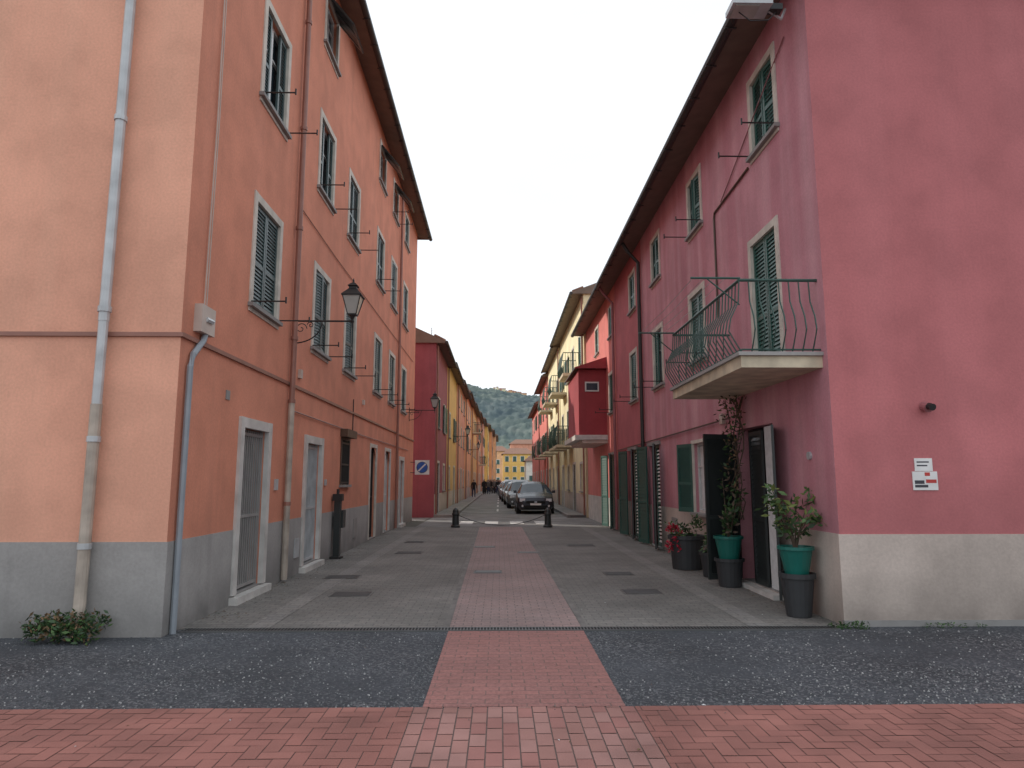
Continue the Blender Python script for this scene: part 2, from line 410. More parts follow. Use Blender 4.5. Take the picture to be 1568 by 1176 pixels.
pp.tube([(x,YL-.1,2.4),(x,YL-.1,.35),(x+.0,YL-.14,.05)],.058,'pipe_beige',12)
for z in (.9,2.0,3.4,5.6,7.9,10):
    pp.tube([(x,YL-.1,z),(x,YL-.1,z+.06)],.068,'zinc',12)
pp.tube([FL(11.2,.08,11.5),FL(11.2,.08,2.9)],.045,'pipe_terra',10); pp.tube([FL(11.2,.08,2.9),FL(11.2,.08,.05)],.05,'pipe_beige',10)
for z in (1.2,2.85,3.9,5.8,7.6,9.6): pp.tube([FL(11.2,.08,z),FL(11.2,.08,z+.06)],.06,'pipe_terra',10)
pp.tube([FL(22.9,.08,11.5),FL(22.9,.08,.05)],.045,'pipe_terra',8)
pp.tube([FL(11.3,.03,2.75),FL(16.2,.03,2.72),FL(26,.03,2.72)],.012,'pipe_terra',5)
pp.tube([FL(11.3,.02,6.3),FL(14,.02,6.25),FL(27,.02,6.28)],.009,'pipe_terra',5)
pp.tube([FL(7.56,.05,.0),FL(7.56,.05,2.85),FL(7.62,.05,3.0),FL(7.85,.05,3.2),FL(7.9,.05,3.3)],.035,'pipe_blue',8)
pp.tube([FL(7.86,.03,3.6),FL(7.9,.03,6),FL(7.86,.03,9),FL(7.9,.03,11.6)],.009,'offwhite',5)
pp.tube([FL(7.92,.03,3.6),FL(7.95,.03,6),FL(7.92,.03,9),FL(7.95,.03,11.6)],.007,'offwhite',5)
pp.box(FL,(7.68,.0,3.28),(8.05,.09,3.60),'offwhite')
pp.tube([FL(7.8,.09,3.44),FL(7.95,.1,3.44)],.03,'zinc',6)
pp.box(FL,(11.75,.0,3.35),(11.87,.05,3.5),'offwhite')
pp.box(FL,(10.75,.001,1.45),(10.87,.03,1.62),'zinc'); pp.box(FL,(13.8,.001,1.5),(13.9,.03,1.62),'zinc')
pp.box(FL,(11.9,.013,.3),(12.15,.03,.62),'zinc'); pp.box(FL,(16.6,.013,.25),(17.0,.03,.7),'sillstone')
pp.box(FL,(8.7,.001,2.62),(8.82,.012,2.74),'sillstone'); pp.box(FL,(17.3,.001,3.5),(17.42,.05,3.62),'offwhite')
finish(P,'terracotta_apartment_house')
b=MB(); b.box(FL,(14.45,.06,.009),(14.58,.19,1.28),'shut_k'); b.box(FL,(14.42,.03,1.18),(14.61,.22,1.32),'iron'); b.box(FL,(14.60,.05,.62),(14.85,.22,.98),'shut_k')
b.tube([FL(14.5,.12,1.3),FL(14.5,.12,1.42)],.03,'iron',8); b.box(FL,(14.40,.0,.009),(14.63,.24,.05),'iron'); b.obj('service_post')

# ================================================================= RIGHT BUILDING
XR=3.82; YR=7.80; YRE=29.8; HR=8.0
FR=frame_right(XR); FFR=frame_front(YR)
P=parts('balcony')
ops=[]
w1=[(9.05,9.98,3.14,5.12,'closed'),(12.45,13.35,3.9,5.2,'closed'),(15.75,16.65,3.85,5.2,'split'),(18.8,19.7,3.85,5.2,'closed'),(22.7,23.6,3.9,5.2,'closed')]
w2=[(8.85,9.7,6.45,7.58,'ajar'),(12.4,13.2,6.45,7.5,'ajar'),(15.8,16.6,6.45,7.5,'ajar'),(18.8,19.6,6.45,7.5,'closed'),(22.6,23.4,6.5,7.5,'ajar'),(26,26.8,6.5,7.5,'closed')]
gops=[(9.52,11.0,.08,2.4),(12.65,13.55,.98,2.32),(16.4,17.35,.05,2.45),(19.1,20.1,.05,2.45),(22.8,23.7,.05,2.45)]
for w in w1+w2+gops: ops.append(w[:4])
def band(s0,s1,mat,dm):
    o=[q for q in ops if s0<=q[0]<s1]
    wall(P['walls'],FR,s0,s1,0,HR+.1,o,mat,1.0,dm)
band(YR,17.9,'mauve','dado_beige'); band(17.9,22.2,'rosered','dado_beige'); band(22.2,YRE,'rose','marble')
wall(P['walls'],FFR,XR,16,0,HR+.1,[],'crimson',1.0,'dado_beige')
P['walls'].face([(XR,YR,HR+.1),(16,YR,HR+.1),(9.9,YR,HR+2.4)],'crimson')
P['walls'].face([(XR,YRE,0),(16,YRE,0),(16,YRE,HR),(9.9,YRE,HR+2.4),(XR,YRE,HR)],'rose')
P['walls'].face([(16,YR,0),(16,YRE,0),(16,YRE,HR),(16,YR,HR)],'rose')
P['frames'].box(FFR,(XR-.014,-.02,0),(16,.012,1.0),'dado_beige')
P['frames'].box(FFR,(XR-.017,-.02,0),(16,.03,.07),'sillstone')
P['frames'].box(FR,(YR+.001,-.02,0),(9.4,.012,1.002),'dado_beige')
for w in w1: window(P,FR,*w,'shut_r',rods=w[0]>10,bottom=w[0]>10)
for w in w2: window(P,FR,*w,'shut_r',rods=w[0]<14,bottom=True)
a,b,c,d=gops[0]
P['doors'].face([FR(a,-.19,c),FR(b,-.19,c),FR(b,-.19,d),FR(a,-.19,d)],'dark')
P['doors'].box(FR,(a+.02,-.12,c),(a+.5,-.07,d-.02),'curtain')
leaf(P['shutters'],hinge(FR,a-.01,.03,c,math.radians(158),1),.56,2.25,'shut_k',.085,slatmat=M['wframe'])  # white slats put reflected light into the louvre colour
leaf(P['shutters'],hinge(FR,b,.0,c,math.radians(75),-1),.6,2.25,'shut_k',.07)
leaf(P['shutters'],hinge(FR,a+.52,-.06,c,0,1),.5,2.25,'shut_k',.07)
P['frames'].box(FR,(a-.1,-.2,0),(b+.1,.15,.07),'marble')
a,b,c,d=gops[1]
surround(P['frames'],FR,a,b,c,d,.06,'trim'); glazing(P['windows'],FR,a,b,c,d)
P['windows'].box(FR,(a+.1,-.128,c+.06),(b-.1,-.12,d-.06),'curtain')
leaf(P['shutters'],hinge(FR,a,.03,c,math.radians(168),1),.5,d-c,'shut_r',.06)
leaf(P['shutters'],hinge(FR,b,.03,c,math.radians(160),-1),.5,d-c,'shut_r',.06)
for g,smat in ((gops[2],'wframe'),(gops[3],'wframe'),(gops[4],None)):  # white slat material paints the light reflecting off these dark louvres
    a,b,c,d=g
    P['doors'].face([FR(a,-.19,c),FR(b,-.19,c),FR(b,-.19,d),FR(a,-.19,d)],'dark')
    leaf(P['shutters'],hinge(FR,a,-.06,c,0,1),(b-a)/2,d-c,'shut_r',.085,slatmat=M[smat] if smat else None)
    leaf(P['shutters'],hinge(FR,a+(b-a)/2,-.06,c,0,1),(b-a)/2,d-c,'shut_k',.085)
    # open leaf: louvres are seen from its outer side
    for (hs_,dr,sm) in ((a,1,smat),(b,-1,None)):
        G0=hinge(FR,hs_,.09,c,math.radians(163),dr)
        G=lambda u,dd,zz,G0=G0: G0(u,-dd,zz)
        leaf(P['shutters'],G,.5,d-c,'shut_k' if sm else 'shut_r',.085,slatmat=M[sm] if sm else None)
    P['frames'].box(FR,(a-.15,-.02,d+.0),(b+.15,.05,d+.09),'sillstone')
    P['frames'].box(FR,(a-.1,-.2,0),(b+.1,.1,.05),'sillstone')
eave(P,FR,YR,YRE,HR,over=.5,depth=12.2,rise=2.5,ends=.3)
pp=P['pipes']
pp.tube([FR(17.9,.5,HR),FR(17.9,.35,HR-.25),FR(17.9,.08,HR-.55),FR(17.9,.08,.05)],.05,'gutter',10)
pp.tube([FR(22.2,.5,HR),FR(22.2,.35,HR-.25),FR(22.2,.08,HR-.55),FR(22.2,.08,.05)],.045,'pipe_crim',10)
pp.tube([FR(9.9,.02,6.35),FR(11.55,.02,6.3),FR(11.6,.02,6.2),FR(11.6,.02,4.4)],.018,'shut_b',6)
pp.tube([FR(8.4,.02,7.5),FR(11.2,.02,6.35)],.010,'pipe_crim',5)
pp.tube([FR(11.2,.03,2.62),FR(22,.03,2.55)],.015,'shut_b',5)
pp.box(FR,(11.75,.001,1.5),(11.9,.04,1.7),'zinc'); pp.box(FR,(14.9,.013,.3),(15.3,.03,.8),'sillstone'); pp.box(FR,(11.5,.001,2.55),(11.66,.06,2.72),'offwhite')
pp.tube([FR(8.4,.0,1.9),FR(8.4,.03,1.9)],.05,'zinc',10)
B=P['balcony']; y0,y1,pr,zt=7.93,11.15,.97,3.06
B.box(FR,(y0,-.1,zt-.14),(y1,pr,zt),'slab'); B.box(FR,(y0-.04,-.04,zt+.0005),(y1+.04,pr+.04,zt+.045),'dado_grey')
rt=zt+.93
def bal(base,out):
    o=Vector(out); b0=Vector(base)
    B.tube([b0,b0+o*.05+Vector((0,0,.08)),b0+o*.15+Vector((0,0,.26)),b0+o*.12+Vector((0,0,.42)),b0+o*.02+Vector((0,0,.62)),b0+Vector((0,0,.90))],.009,'rail',5)
n=26
for i in range(n+1):
    s=y0+.03+(y1-y0-.06)*i/n; bal(FR(s,pr-.03,zt+.04),(-1,0,0))
for i in range(1,8):
    dd=pr*i/8-.02
    bal(FR(y0+.03,dd,zt+.04),(0,-1,0)); bal(FR(y1-.03,dd,zt+.04),(0,1,0))
for z,rr in ((rt,.02),(zt+.08,.012)):
    B.tube([FR(y0+.03,-.02,z),FR(y0+.03,pr-.03,z)],rr,'rail',6); B.tube([FR(y1-.03,-.02,z),FR(y1-.03,pr-.03,z)],rr,'rail',6); B.tube([FR(y0+.03,pr-.03,z),FR(y1-.03,pr-.03,z)],rr,'rail',6)
for s in (y0+.05,y1-.05): 
    B.tube([FR(s,pr-.05,rt+.03),FR(s,pr+.55,rt+.03)],.014,'rail',6)
    B.tube([FR(s,pr-.03,rt-.3),FR(s,pr+.35,rt+.02)],.009,'rail',6)
for k in range(4):
    dd=pr+.12+.13*k
    B.tube([FR(y0+.05,dd,rt+.04),FR((y0+y1)/2,dd,rt+.01),FR(y1-.05,dd,rt+.04)],.004,'zinc',4)
B.box(FR,(24.3,-.05,3.2),(28.0,1.0,5.55),'bayred')
B.box(FR,(24.15,-.05,3.02),(28.2,1.15,3.19),'marble')
B.box(FR,(24.2,-.05,2.9),(27.9,.9,3.015),'offwhite')
B.face([FR(24.1,1.15,5.6),FR(28.2,1.15,5.6),FR(28.2,-.05,6.0),FR(24.1,-.05,6.0)],'tiles')
B.face([FR(24.1,1.15,5.56),FR(28.2,1.15,5.56),FR(28.2,1.15,5.6),FR(24.1,1.15,5.6)],'gutter')
B.face([FR(24.1,1.15,5.56),FR(24.1,-.05,5.56),FR(24.1,-.05,6.0),FR(24.1,1.15,5.6)],'bayred')
Fb=frame_front(24.3)
B.box(Fb,(3.05,0.0,4.75),(3.55,.03,5.1),'wframe'); B.box(Fb,(3.1,.02,4.8),(3.5,.036,5.05),'glass')
finish(P,'mauve_townhouse')

# ================================================================= GENERIC ROW HOUSES
extra=[('ochre',(214,172,108)),('orange',(212,148,108)),('pinkish',(208,150,126)),('purple',(146,80,88)),('cream',(232,216,178)),('pinkred',(205,118,108)),('yellow',(226,190,112)),('paleorange',(228,178,134)),('whiteh',(225,222,212))]
for n_,c in extra: M[n_]=stucco('stucco_'+n_,sc(lin(c),1.1),dirt=True)
def rowhouse(side,x,y0,y1,h,mat,name,floors=(4.0,6.6),wspace=3.0,balc=False,dep=9,shut='shut_r',endmat=None,over=.4,dado='dado_beige'):
    P=parts('balconies'); F=frame_left(x) if side<0 else frame_right(x)
    n=max(1,int((y1-y0)/wspace)); sp=(y1-y0)/n; W_=[];D=[]
    for i in range(n):
        c=y0+sp*(i+.5)+U(-.15,.15)
        for fz in floors:
            if fz+1.25<h-.2: W_.append((c-.48,c+.48,fz,fz+1.35 if fz+1.5<h else h-.4,random.choice(['closed','open','closed','ajar'])))
        if (i+int(y0))%2==0: D.append((c-.55,c+.55,.05,2.4,'d'))
        else: D.append((c-.45,c+.45,1.1,2.35,'w'))
    wall(P['walls'],F,y0,y1,0,h+.1,[w[:4] for w in W_]+[w[:4] for w in D],mat,1.0,dado)
    shell(P,F,None,y0,y1,dep,h,mat,(endmat or True,True),1.9 if dep>5 else .9)
    for w in W_: window(P,F,*w,shut,step=.11,rods=False)
    for (a,b,c,d,k) in D:
        surround(P['frames'],F,a,b,c,d,.1,'marble' if k=='d' else 'trim',sill=None if k=='d' else 'sillstone')
        if k=='w': glazing(P['windows'],F,a,b,c,d)
        else:
            m_=random.choice(['shut_k','shut_r','shut_b','wframe'])
            leaf(P['doors'],hinge(F,a,-.08,c,0,1),(b-a)/2,d-c,m_,.12); leaf(P['doors'],hinge(F,b,-.08,c,0,-1),(b-a)/2,d-c,m_,.12)
    eave(P,F,y0,y1,h,over=over,depth=dep,rise=2.0 if dep>5 else 1.0,ends=.12)
    for s in (y0+.15,): P['pipes'].tube([F(s,.07,h-.1),F(s,.07,.05)],.045,'pipe_terra',6)
    if balc:
        Bq=P['balconies']
        for (cc,zz) in balc:
            q0,q1,pr=cc-1.1,cc+1.1,.85
            Bq.box(F,(q0,-.05,zz-.13),(q1,pr,zz),'slab')
            for i in range(19):
                s=q0+.03+(q1-q0-.06)*i/18; Bq.tube([F(s,pr-.03,zz),F(s,pr+.07,zz+.3),F(s,pr-.03,zz+.95)],.011,'rail',4)
            for i in range(1,7):
                for s in (q0+.03,q1-.03): Bq.tube([F(s,pr*i/7,zz),F(s,pr*i/7,zz+.95)],.011,'rail',4)
            for s in (q0+.03,q1-.03): Bq.tube([F(s,0,zz+.95),F(s,pr-.03,zz+.95)],.02,'rail',5)
            Bq.tube([F(q0+.03,pr-.03,zz+.95),F(q1-.03,pr-.03,zz+.95)],.02,'rail',5)
    cy=y0+U(1,2.5); px=F(0,-1.6,0)[0]
    P['roof'].box(W,(px-.25,cy-.3,h+.3),(px+.25,cy+.3,h+1.5),mat); P['roof'].box(W,(px-.32,cy-.37,h+1.5),(px+.32,cy+.37,h+1.6),'tiles')
    P['roof'].tube([F(y1-1,-.8,h+.3),F(y1-1,-.8,h+2.0)],.02,'zinc',5)
    for q in range(4): P['roof'].tube([F(y1-1.3,-.8,h+1.5+q*.13),F(y1-.7,-.8,h+1.5+q*.13)],.008,'zinc',4)
    finish(P,name)
rowhouse(-1,-2.85,30.3,37,7.7,'purple','dark_red_townhouse',wspace=2.4,dep=3.2)
rowhouse(-1,-2.85,37.05,45,7.9,'ochre','ochre_townhouse')
rowhouse(-1,-2.8,45.05,55,8.1,'pinkish','pink_townhouse')
rowhouse(-1,-2.75,55.05,66,8.6,'paleorange','orange_townhouse')
rowhouse(-1,-2.7,66.05,80,8.9,'ochre','ochre_townhouse',balc=[(70,6.4)])
rowhouse(-1,-2.6,80.05,95,9.4,'orange','orange_townhouse',balc=[(88,3.6)])
rowhouse(-1,-2.4,95.05,108,10.0,'pinkish','pink_townhouse')
rowhouse(-1,-1.9,108.05,122,10.2,'yellow','yellow_townhouse')
rowhouse(-1,-1.4,122.05,140,10.4,'orange','orange_townhouse')
rowhouse(-1,-.8,140.05,162,10.6,'paleorange','pale_orange_townhouse')
rowhouse(1,3.75,29.95,42,9.9,'cream','cream_apartment_house',floors=(4.0,6.9),balc=[(32.2,6.5),(36,3.4),(39.2,3.4),(39.2,6.5)],endmat='cream',shut='shut_r',over=.5)
rowhouse(1,3.7,42.05,52,9.8,'cream','cream_townhouse',balc=[(44.2,3.4),(44.2,6.5),(49,3.4),(49,6.5)])
rowhouse(1,3.7,52.05,63,9.5,'pinkred','pink_red_townhouse',balc=[(56,3.4)])
rowhouse(1,3.7,63.05,78,8.6,'rose','rose_townhouse')
rowhouse(1,5.2,78.3,96,7.5,'paleorange','orange_townhouse')
def endhouse(name,x0,x1,y,h,mat,dep=12,nw=4,nf=2):
    P=parts(); F=frame_front(y); sp=(x1-x0)/nw; W_=[]
    for i in range(nw):
        c=x0+sp*(i+.5)
        for f in range(nf+1):
            z=1.0+f*3.0
            if z+1.5<h: W_.append((c-.5,c+.5,z,z+1.5))
    wall(P['walls'],F,x0,x1,0,h,W_,mat,.9,'dado_beige')
    P['walls'].box(W,(x0,y+.25,0),(x1,y+dep,h-.01),mat)
    for w in W_:
        surround(P['frames'],F,*w,.12,'white'); leaf(P['shutters'],hinge(F,w[0],-.06,w[2],0,1),1.0,1.5,'shut_r',.2,mid=False)
    a,b=x0-.5,x1+.5
    P['roof'].face([(a,y-.5,h),(b,y-.5,h),(b-2.5,y+dep/2,h+2),(a+2.5,y+dep/2,h+2)],'tiles')
    P['roof'].face([(a,y-.5,h),(a,y+dep+.5,h),(a+2.5,y+dep/2,h+2)],'tiles'); P['roof'].face([(b,y-.5,h),(b,y+dep+.5,h),(b-2.5,y+dep/2,h+2)],'tiles')
    P['roof'].face([(a,y+dep+.5,h),(b,y+dep+.5,h),(b-2.5,y+dep/2,h+2),(a+2.5,y+dep/2,h+2)],'tiles')
    P['roof'].face([(a,y-.5,h-.02),(b,y-.5,h-.02),(b,y+.2,h-.02),(a,y+.2,h-.02)],'soffit')
    finish(P,name)
endhouse('ochre_villa',1.0,10,200,9.2,'yellow',nw=4)
endhouse('white_cottage',5.2,12,136,5.4,'whiteh',dep=8,nw=3,nf=1)
endhouse('orange_house',-14,-2.5,185,10.5,'orange')
endhouse('cream_house',12.5,30,170,9,'cream',nw=6)
endhouse('pale_orange_house',-4,3,235,11.5,'paleorange',nw=3,nf=3)
endhouse('pink_house',4,16,255,15,'pinkish',nw=5,nf=3)

# ================================================================= GROUND
g=MB(); g.face([(-3000,-300,0),(3000,-300,0),(3000,3500,0),(-3000,3500,0)],'earth'); g.obj('ground')
def sheet(name,pts,z,m):
    b=MB(); b.face([(x,y,z) for x,y in pts],m); return b.obj(name)
sheet('asphalt_apron',[(-30,4.9),(30,4.9),(30,7.9),(-30,7.9)],.004,'gravel_asphalt')
sheet('asphalt_square',[(-30,-12),(30,-12),(30,-2),(-30,-2)],.004,'gravel_asphalt')
sheet('paving_bed',[(-30,-2),(30,-2),(30,5.13),(-30,5.13)],.0065,'grout')
hb=MB(); c_=.1; gp=.0028; y_top=5.13
nx0,nx1=-90,90; ny0,ny1=22,51
XB0,XB1=-.60,.96   # central straight-laid band
def hbrick(x0,y0,x1,y1,pal='hb',gp=.0028):
    y1=min(y1,y_top)
    if y1-y0<.02: return
    if pal=='hb':
        if x0<XB0<x1: 
            if x0+x1<2*XB0: x1=XB0
            else: return hbrick(x0,y0,XB0,y1)
        elif x0<XB1<x1: x0=XB1
        elif XB0<=x0 and x1<=XB1: return
        if x1-x0<.015: return
    z=.012+U(-.001,.001); k=pal+str(random.randrange(4))
    hb.face([(x0+gp,y0+gp,z+U(-.001,.001)),(x1-gp,y0+gp,z),(x1-gp,y1-gp,z+U(-.001,.001)),(x0+gp,y1-gp,z)],k)
for a in range(nx0,nx1):
    for b in range(ny0,ny1+1):
        m=(a-b)%4
        X,Y=a*c_,b*c_+.03
        if m==0: hbrick(X,Y,X+2*c_,Y+c_)
        elif m==3: hbrick(X,Y,X+c_,Y+2*c_)
nb=15; bw=(XB1-XB0)/nb
for i in range(nb):
    yy=2.0-(.1 if i%2 else 0)
    while yy<5.12:
        hbrick(XB0+i*bw,yy,XB0+(i+1)*bw,yy+.2,'hp',.0045); yy+=.2
hb.obj('herringbone_paving')
sheet('red_paved_path',[(-.54,5.132),(.90,5.132),(.90,7.60),(-.54,7.60)],.012,'strip_red')
sheet('grey_paved_street',[(XL-.0,7.74),(XR,7.74),(XR,24.2),(XL,24.2)],.008,'paver')
sheet('pink_paved_path',[(-.54,7.745),(.90,7.745),(.76,24.1),(-.68,24.1)],.012,'strip_pink')
eb=MB()
for (xa,xb) in ((-.58,-.72),(.94,.80)):
    eb.face([(xa-.03,7.76,.0125),(xa+.03,7.76,.0125),(xb+.03,24.1,.0125),(xb-.03,24.1,.0125)],'edge')
eb.obj('path_edging')
sheet('side_paving',[(2.75,7.76),(3.0,7.76),(3.0,24),(2.75,24)],.0125,'paver2')
sheet('side_paving',[(-2.75,7.76),(-2.5,7.76),(-2.5,24),(-2.75,24)],.0125,'paver2')
sheet('road',[(-2.9,24.25),(5.2,24.25),(5.2,196),(-2.9,196)],.008,'road')
sheet('cross_street',[(-30,27.85),(-3,27.85),(-3,30.2),(-30,30.2)],.006,'road')
mk=MB()
for i in range(4):
    x0=-1.5+i*.95; mk.face([(x0,25.6,.013),(x0+.5,25.6,.013),(x0+.5,27.4,.013),(x0,27.4,.013)],'roadpaint')
mk.obj('crosswalk_markings')
lk=MB()
for yy in range(36,120,6): lk.face([(-.15,yy,.013),(-.05,yy,.013),(-.05,yy+3,.013),(-.15,yy+3,.013)],'roadpaint')
lk.obj('parking_line_markings')
kb=MB(); kb.box(W,(-2.85,30.2,0),(-2.05,95,.12),'paver2'); kb.box(W,(3.05,30,0),(3.72,78,.12),'paver2'); kb.box(W,(-2.05,30.2,0),(-1.93,95,.125),'dado_grey'); kb.box(W,(2.93,30,0),(3.05,78,.125),'dado_grey')
kb.obj('pavement_kerb')
dr=MB(); dr.face([(XL+.1,7.61,.013),(XR-.15,7.61,.013),(XR-.15,7.74,.013),(XL+.1,7.74,.013)],'dark')
dr.box(W,(XL+.1,7.60,.0),(XR-.15,7.615,.022),'grate'); dr.box(W,(XL+.1,7.735,.0),(XR-.15,7.75,.022),'grate')
xx=XL+.12
while xx<XR-.17: dr.box(W,(xx,7.615,.014),(xx+.012,7.735,.021),'grate'); xx+=.035
dr.obj('drain_grate')
mhs=[(-2.08,10.0,.56,.42),(-2.6,11.75,.56,.4),(-.20,12.35,.5,.36),(-.35,16.9,.5,.34),(2.05,10.15,.56,.42),(2.05,12.1,.5,.4),(-2.0,15.6,.6,.5),(.65,15.6,.5,.3),(2.0,17.3,.7,.5),(-2.2,18.3,.5,.5)]
for (x,y,w,d) in mhs:
    m=MB(); m.box(W,(x-w/2,y-d/2,.004),(x+w/2,y+d/2,.0165),'edge'); m.box(W,(x-w/2+.02,y-d/2+.02,.008),(x+w/2-.02,y+d/2-.02,.019),'iron')
    for i in range(7):
        m.box(W,(x-w/2+.04,y-d/2+.05+i*(d-.1)/7,.015),(x+w/2-.04,y-d/2+.075+i*(d-.1)/7,.0215),'grate')
    m.obj('manhole_cover')
gv=MB()
gmat=[plain('pebble_light',(.36,.36,.355),.9),plain('pebble_grey',(.16,.165,.17),.9),plain('pebble_dark',(.07,.075,.08),.9)]
def pebble(x,y,s,m):
    i=len(gv.v); k=gv.mi(m); a=U(0,6.28)
    n=5
    for q in range(n):
        t=a+q*2*math.pi/n; r=s*U(.7,1.1); gv.v.append((x+r*math.cos(t),y+r*math.sin(t),.003))
    for q in range(n):
        t=a+.3+q*2*math.pi/n; r=s*U(.45,.7); gv.v.append((x+r*math.cos(t),y+r*math.sin(t),.004+s*U(.6,.9)))
    for q in range(n):
        gv.f.append((i+q,i+(q+1)%n,i+n+(q+1)%n,i+n+q)); gv.m.append(k)
    gv.f.append(tuple(i+n+q for q in range(n))); gv.m.append(k)
cnt=0
while cnt<11000:
    x=U(-9,9); y=U(5.14,7.58)
    if -.56<x<.92: continue
    dens=noise.noise(Vector((x*.6,y*.9,3)))*.5+.5
    dens*= (.35+ .8*max(0,(6.9-y)/1.8)) if x<0 else (.25+.9*max(0,(6.7-y)/1.6)*min(1,x/2.5))
    if R()>dens: continue
    cnt+=1
    lt=.12 if x<2.0 else .34
    pebble(x,y,U(.004,.011),gmat[0] if R()<lt else (gmat[1] if R()<.5 else gmat[2]))
for _ in range(500):
    x=(U(-.75,-.5) if R()<.5 else U(.86,1.1)); pebble(x,U(5.1,7.6),U(.004,.009),gmat[1])
for _ in range(900): pebble(U(-7,8),5.13+random.gauss(0,.05),U(.005,.010),gmat[1] if R()<.6 else gmat[2])
gv.obj('gravel')
lt=MB()
for _ in range(800):
    side=R()<.5; y=U(8,24); off=abs(random.gauss(0,.22)); x=XL+.03+off if side else XR-.03-off
    a=U(0,6.28); s=U(.008,.03)
    lt.face([(x,y,.014),(x+s*math.cos(a),y+s*math.sin(a),.018),(x+s*1.6*math.cos(a+.5),y+s*1.6*math.sin(a+.5),.016),(x+s*math.cos(a+1.1),y+s*math.sin(a+1.1),.02)],random.choice(['dryleaf','leaf2','bark','dryleaf']))
for _ in range(140):
    x=U(-3.3,3.6); y=U(4.3,22); a=U(0,6.28); s=U(.006,.02)
    lt.face([(x,y,.0145),(x+s*math.cos(a),y+s*math.sin(a),.018),(x+s*1.6*math.cos(a+.5),y+s*1.6*math.sin(a+.5),.016),(x+s*math.cos(a+1.1),y+s*math.sin(a+1.1),.02)],random.choice(['dryleaf','curtain','bark','edge']))
lt.obj('leaf_litter')

# ================================================================= WEEDS / PLANTS
wd=MB()
for _ in range(30):
    leaves(wd,(-4.35+U(-.32,.32),YL-.22+U(-.12,.1),.08+U(0,.14)),(.1,.08,.1),40,.06,['leaf','leaf2','leaf2','dryleaf'])
wd.obj('weed_clump')
wd=MB()
for _ in range(8): leaves(wd,(XR+U(-.2,.2),YR-.12+U(-.05,.05),.03),(.08,.05,.05),25,.04,['leaf','leaf2'])
wd.obj('weed_clump')
wd=MB()
for _ in range(6): leaves(wd,(4.8+U(-.15,.5),YR-.08,.02),(.06,.04,.04),20,.035,['leaf2','leaf'])
wd.obj('weed_clump')
wd=MB()
for _ in range(10): leaves(wd,(3.72,U(13,20),.03),(.06,.12,.05),14,.05,['leaf2','leaf'])
wd.obj('weed_clump')
def potplant(name,x,y,stack,plant):
    e=empty(name); pb=MB(); z=0.01
    for (r0,r1,h,m) in stack:
        pb.lathe((x,y,z),[(r0,0),(r0*1.02,.01),(r1,h*.88),(r1*1.12,h*.89),(r1*1.12,h),(r1*.98,h),(r1*.95,h-.05)],m,20); z+=h
        pb.lathe((x,y,z-.06),[(r1*.95,0),(.01,.02)],'soil',16); z-=.03
    pb.obj('pots',e); lb=MB(); plant(lb,x,y,z); lb.obj('foliage',e)
def citrus(lb,x,y,z):
    for i in range(9):
        a=U(0,6.28); tx,ty=x+.25*math.cos(a),y+.25*math.sin(a); tz=z+U(.25,.66)
        lb.tube([(x,y,z-.05),(x+.05*math.cos(a),y+.05*math.sin(a),z+.15),(tx,ty,tz)],[.012,.01,.005],'bark',5)
        leaves(lb,(tx,ty,tz),(.12,.12,.10),24,.11,['leaf','leaf3','leaf2'],shell=0)
        leaves(lb,(x+(tx-x)*.5,y+(ty-y)*.5,z+(tz-z)*.5),(.1,.1,.1),9,.1,['leaf','leaf2'],shell=0)
potplant('potted_citrus_plant',3.55,8.35,[(.14,.19,.5,'pot_dark'),(.13,.19,.34,'pot_teal')],citrus)
def tall(lb,x,y,z):
    for i in range(8):
        a=U(0,6.28); h=U(.3,.95); tx,ty=x+.18*math.cos(a)+.05,y+.2*math.sin(a)
        lb.tube([(x,y,z-.05),((x+tx)/2,(y+ty)/2,z+h*.5),(tx,ty,z+h)],[.012,.009,.004],'bark',5)
        for k in range(5):
            f=.3+.7*k/4; leaves(lb,(x+(tx-x)*f,y+(ty-y)*f,z+h*f),(.07,.07,.07),7,.10,['leaf2','leaf','leaf2','bark'],shell=0)
potplant('potted_shrub',3.50,10.65,[(.16,.20,.42,'pot_dark'),(.14,.20,.36,'pot_teal')],tall)
def flow(lb,x,y,z):
    for i in range(14):
        cx,cy,cz=x+U(-.25,.2),y+U(-.3,.3),z+U(-.05,.28)
        leaves(lb,(cx,cy,cz),(.1,.1,.1),22,.08,['leaf2','leaf'],shell=0)
    for i in range(14):
        cx,cy,cz=x-.27+U(-.1,.12),y-.12+U(-.2,.2),z+U(-.25,.24)
        leaves(lb,(cx,cy,cz),(.05,.05,.06),26,.06,['flower'],shell=0)
potplant('potted_red_flower',3.42,12.75,[(.26,.30,.60,'pot_dark')],flow)
def small(lb,x,y,z):
    for i in range(6): leaves(lb,(x+U(-.1,.1),y+U(-.1,.1),z+U(0,.3)),(.1,.1,.12),24,.1,['leaf2','leaf'],shell=0)
potplant('potted_plant',3.55,11.7,[(.14,.18,.4,'pot_dark')],small)
cl=MB()
for i in range(5):
    y=10.95+U(-.3,.35)
    pts=[(XR-.06+U(-.03,.02),y,1.0)]
    for k in range(1,8): pts.append((XR-.08+U(-.08,.03),y+U(-.2,.2)-.03*k,1.0+k*.27))
    cl.tube(pts,.010,'bark',5)
    for p in pts[2:]:
        leaves(cl,(p[0]-.08,p[1],p[2]),(.15,.19,.17),12,.08,['leaf2','bark','leaf','bark','dryleaf'],shell=0)
cl.obj('climbing_plant')

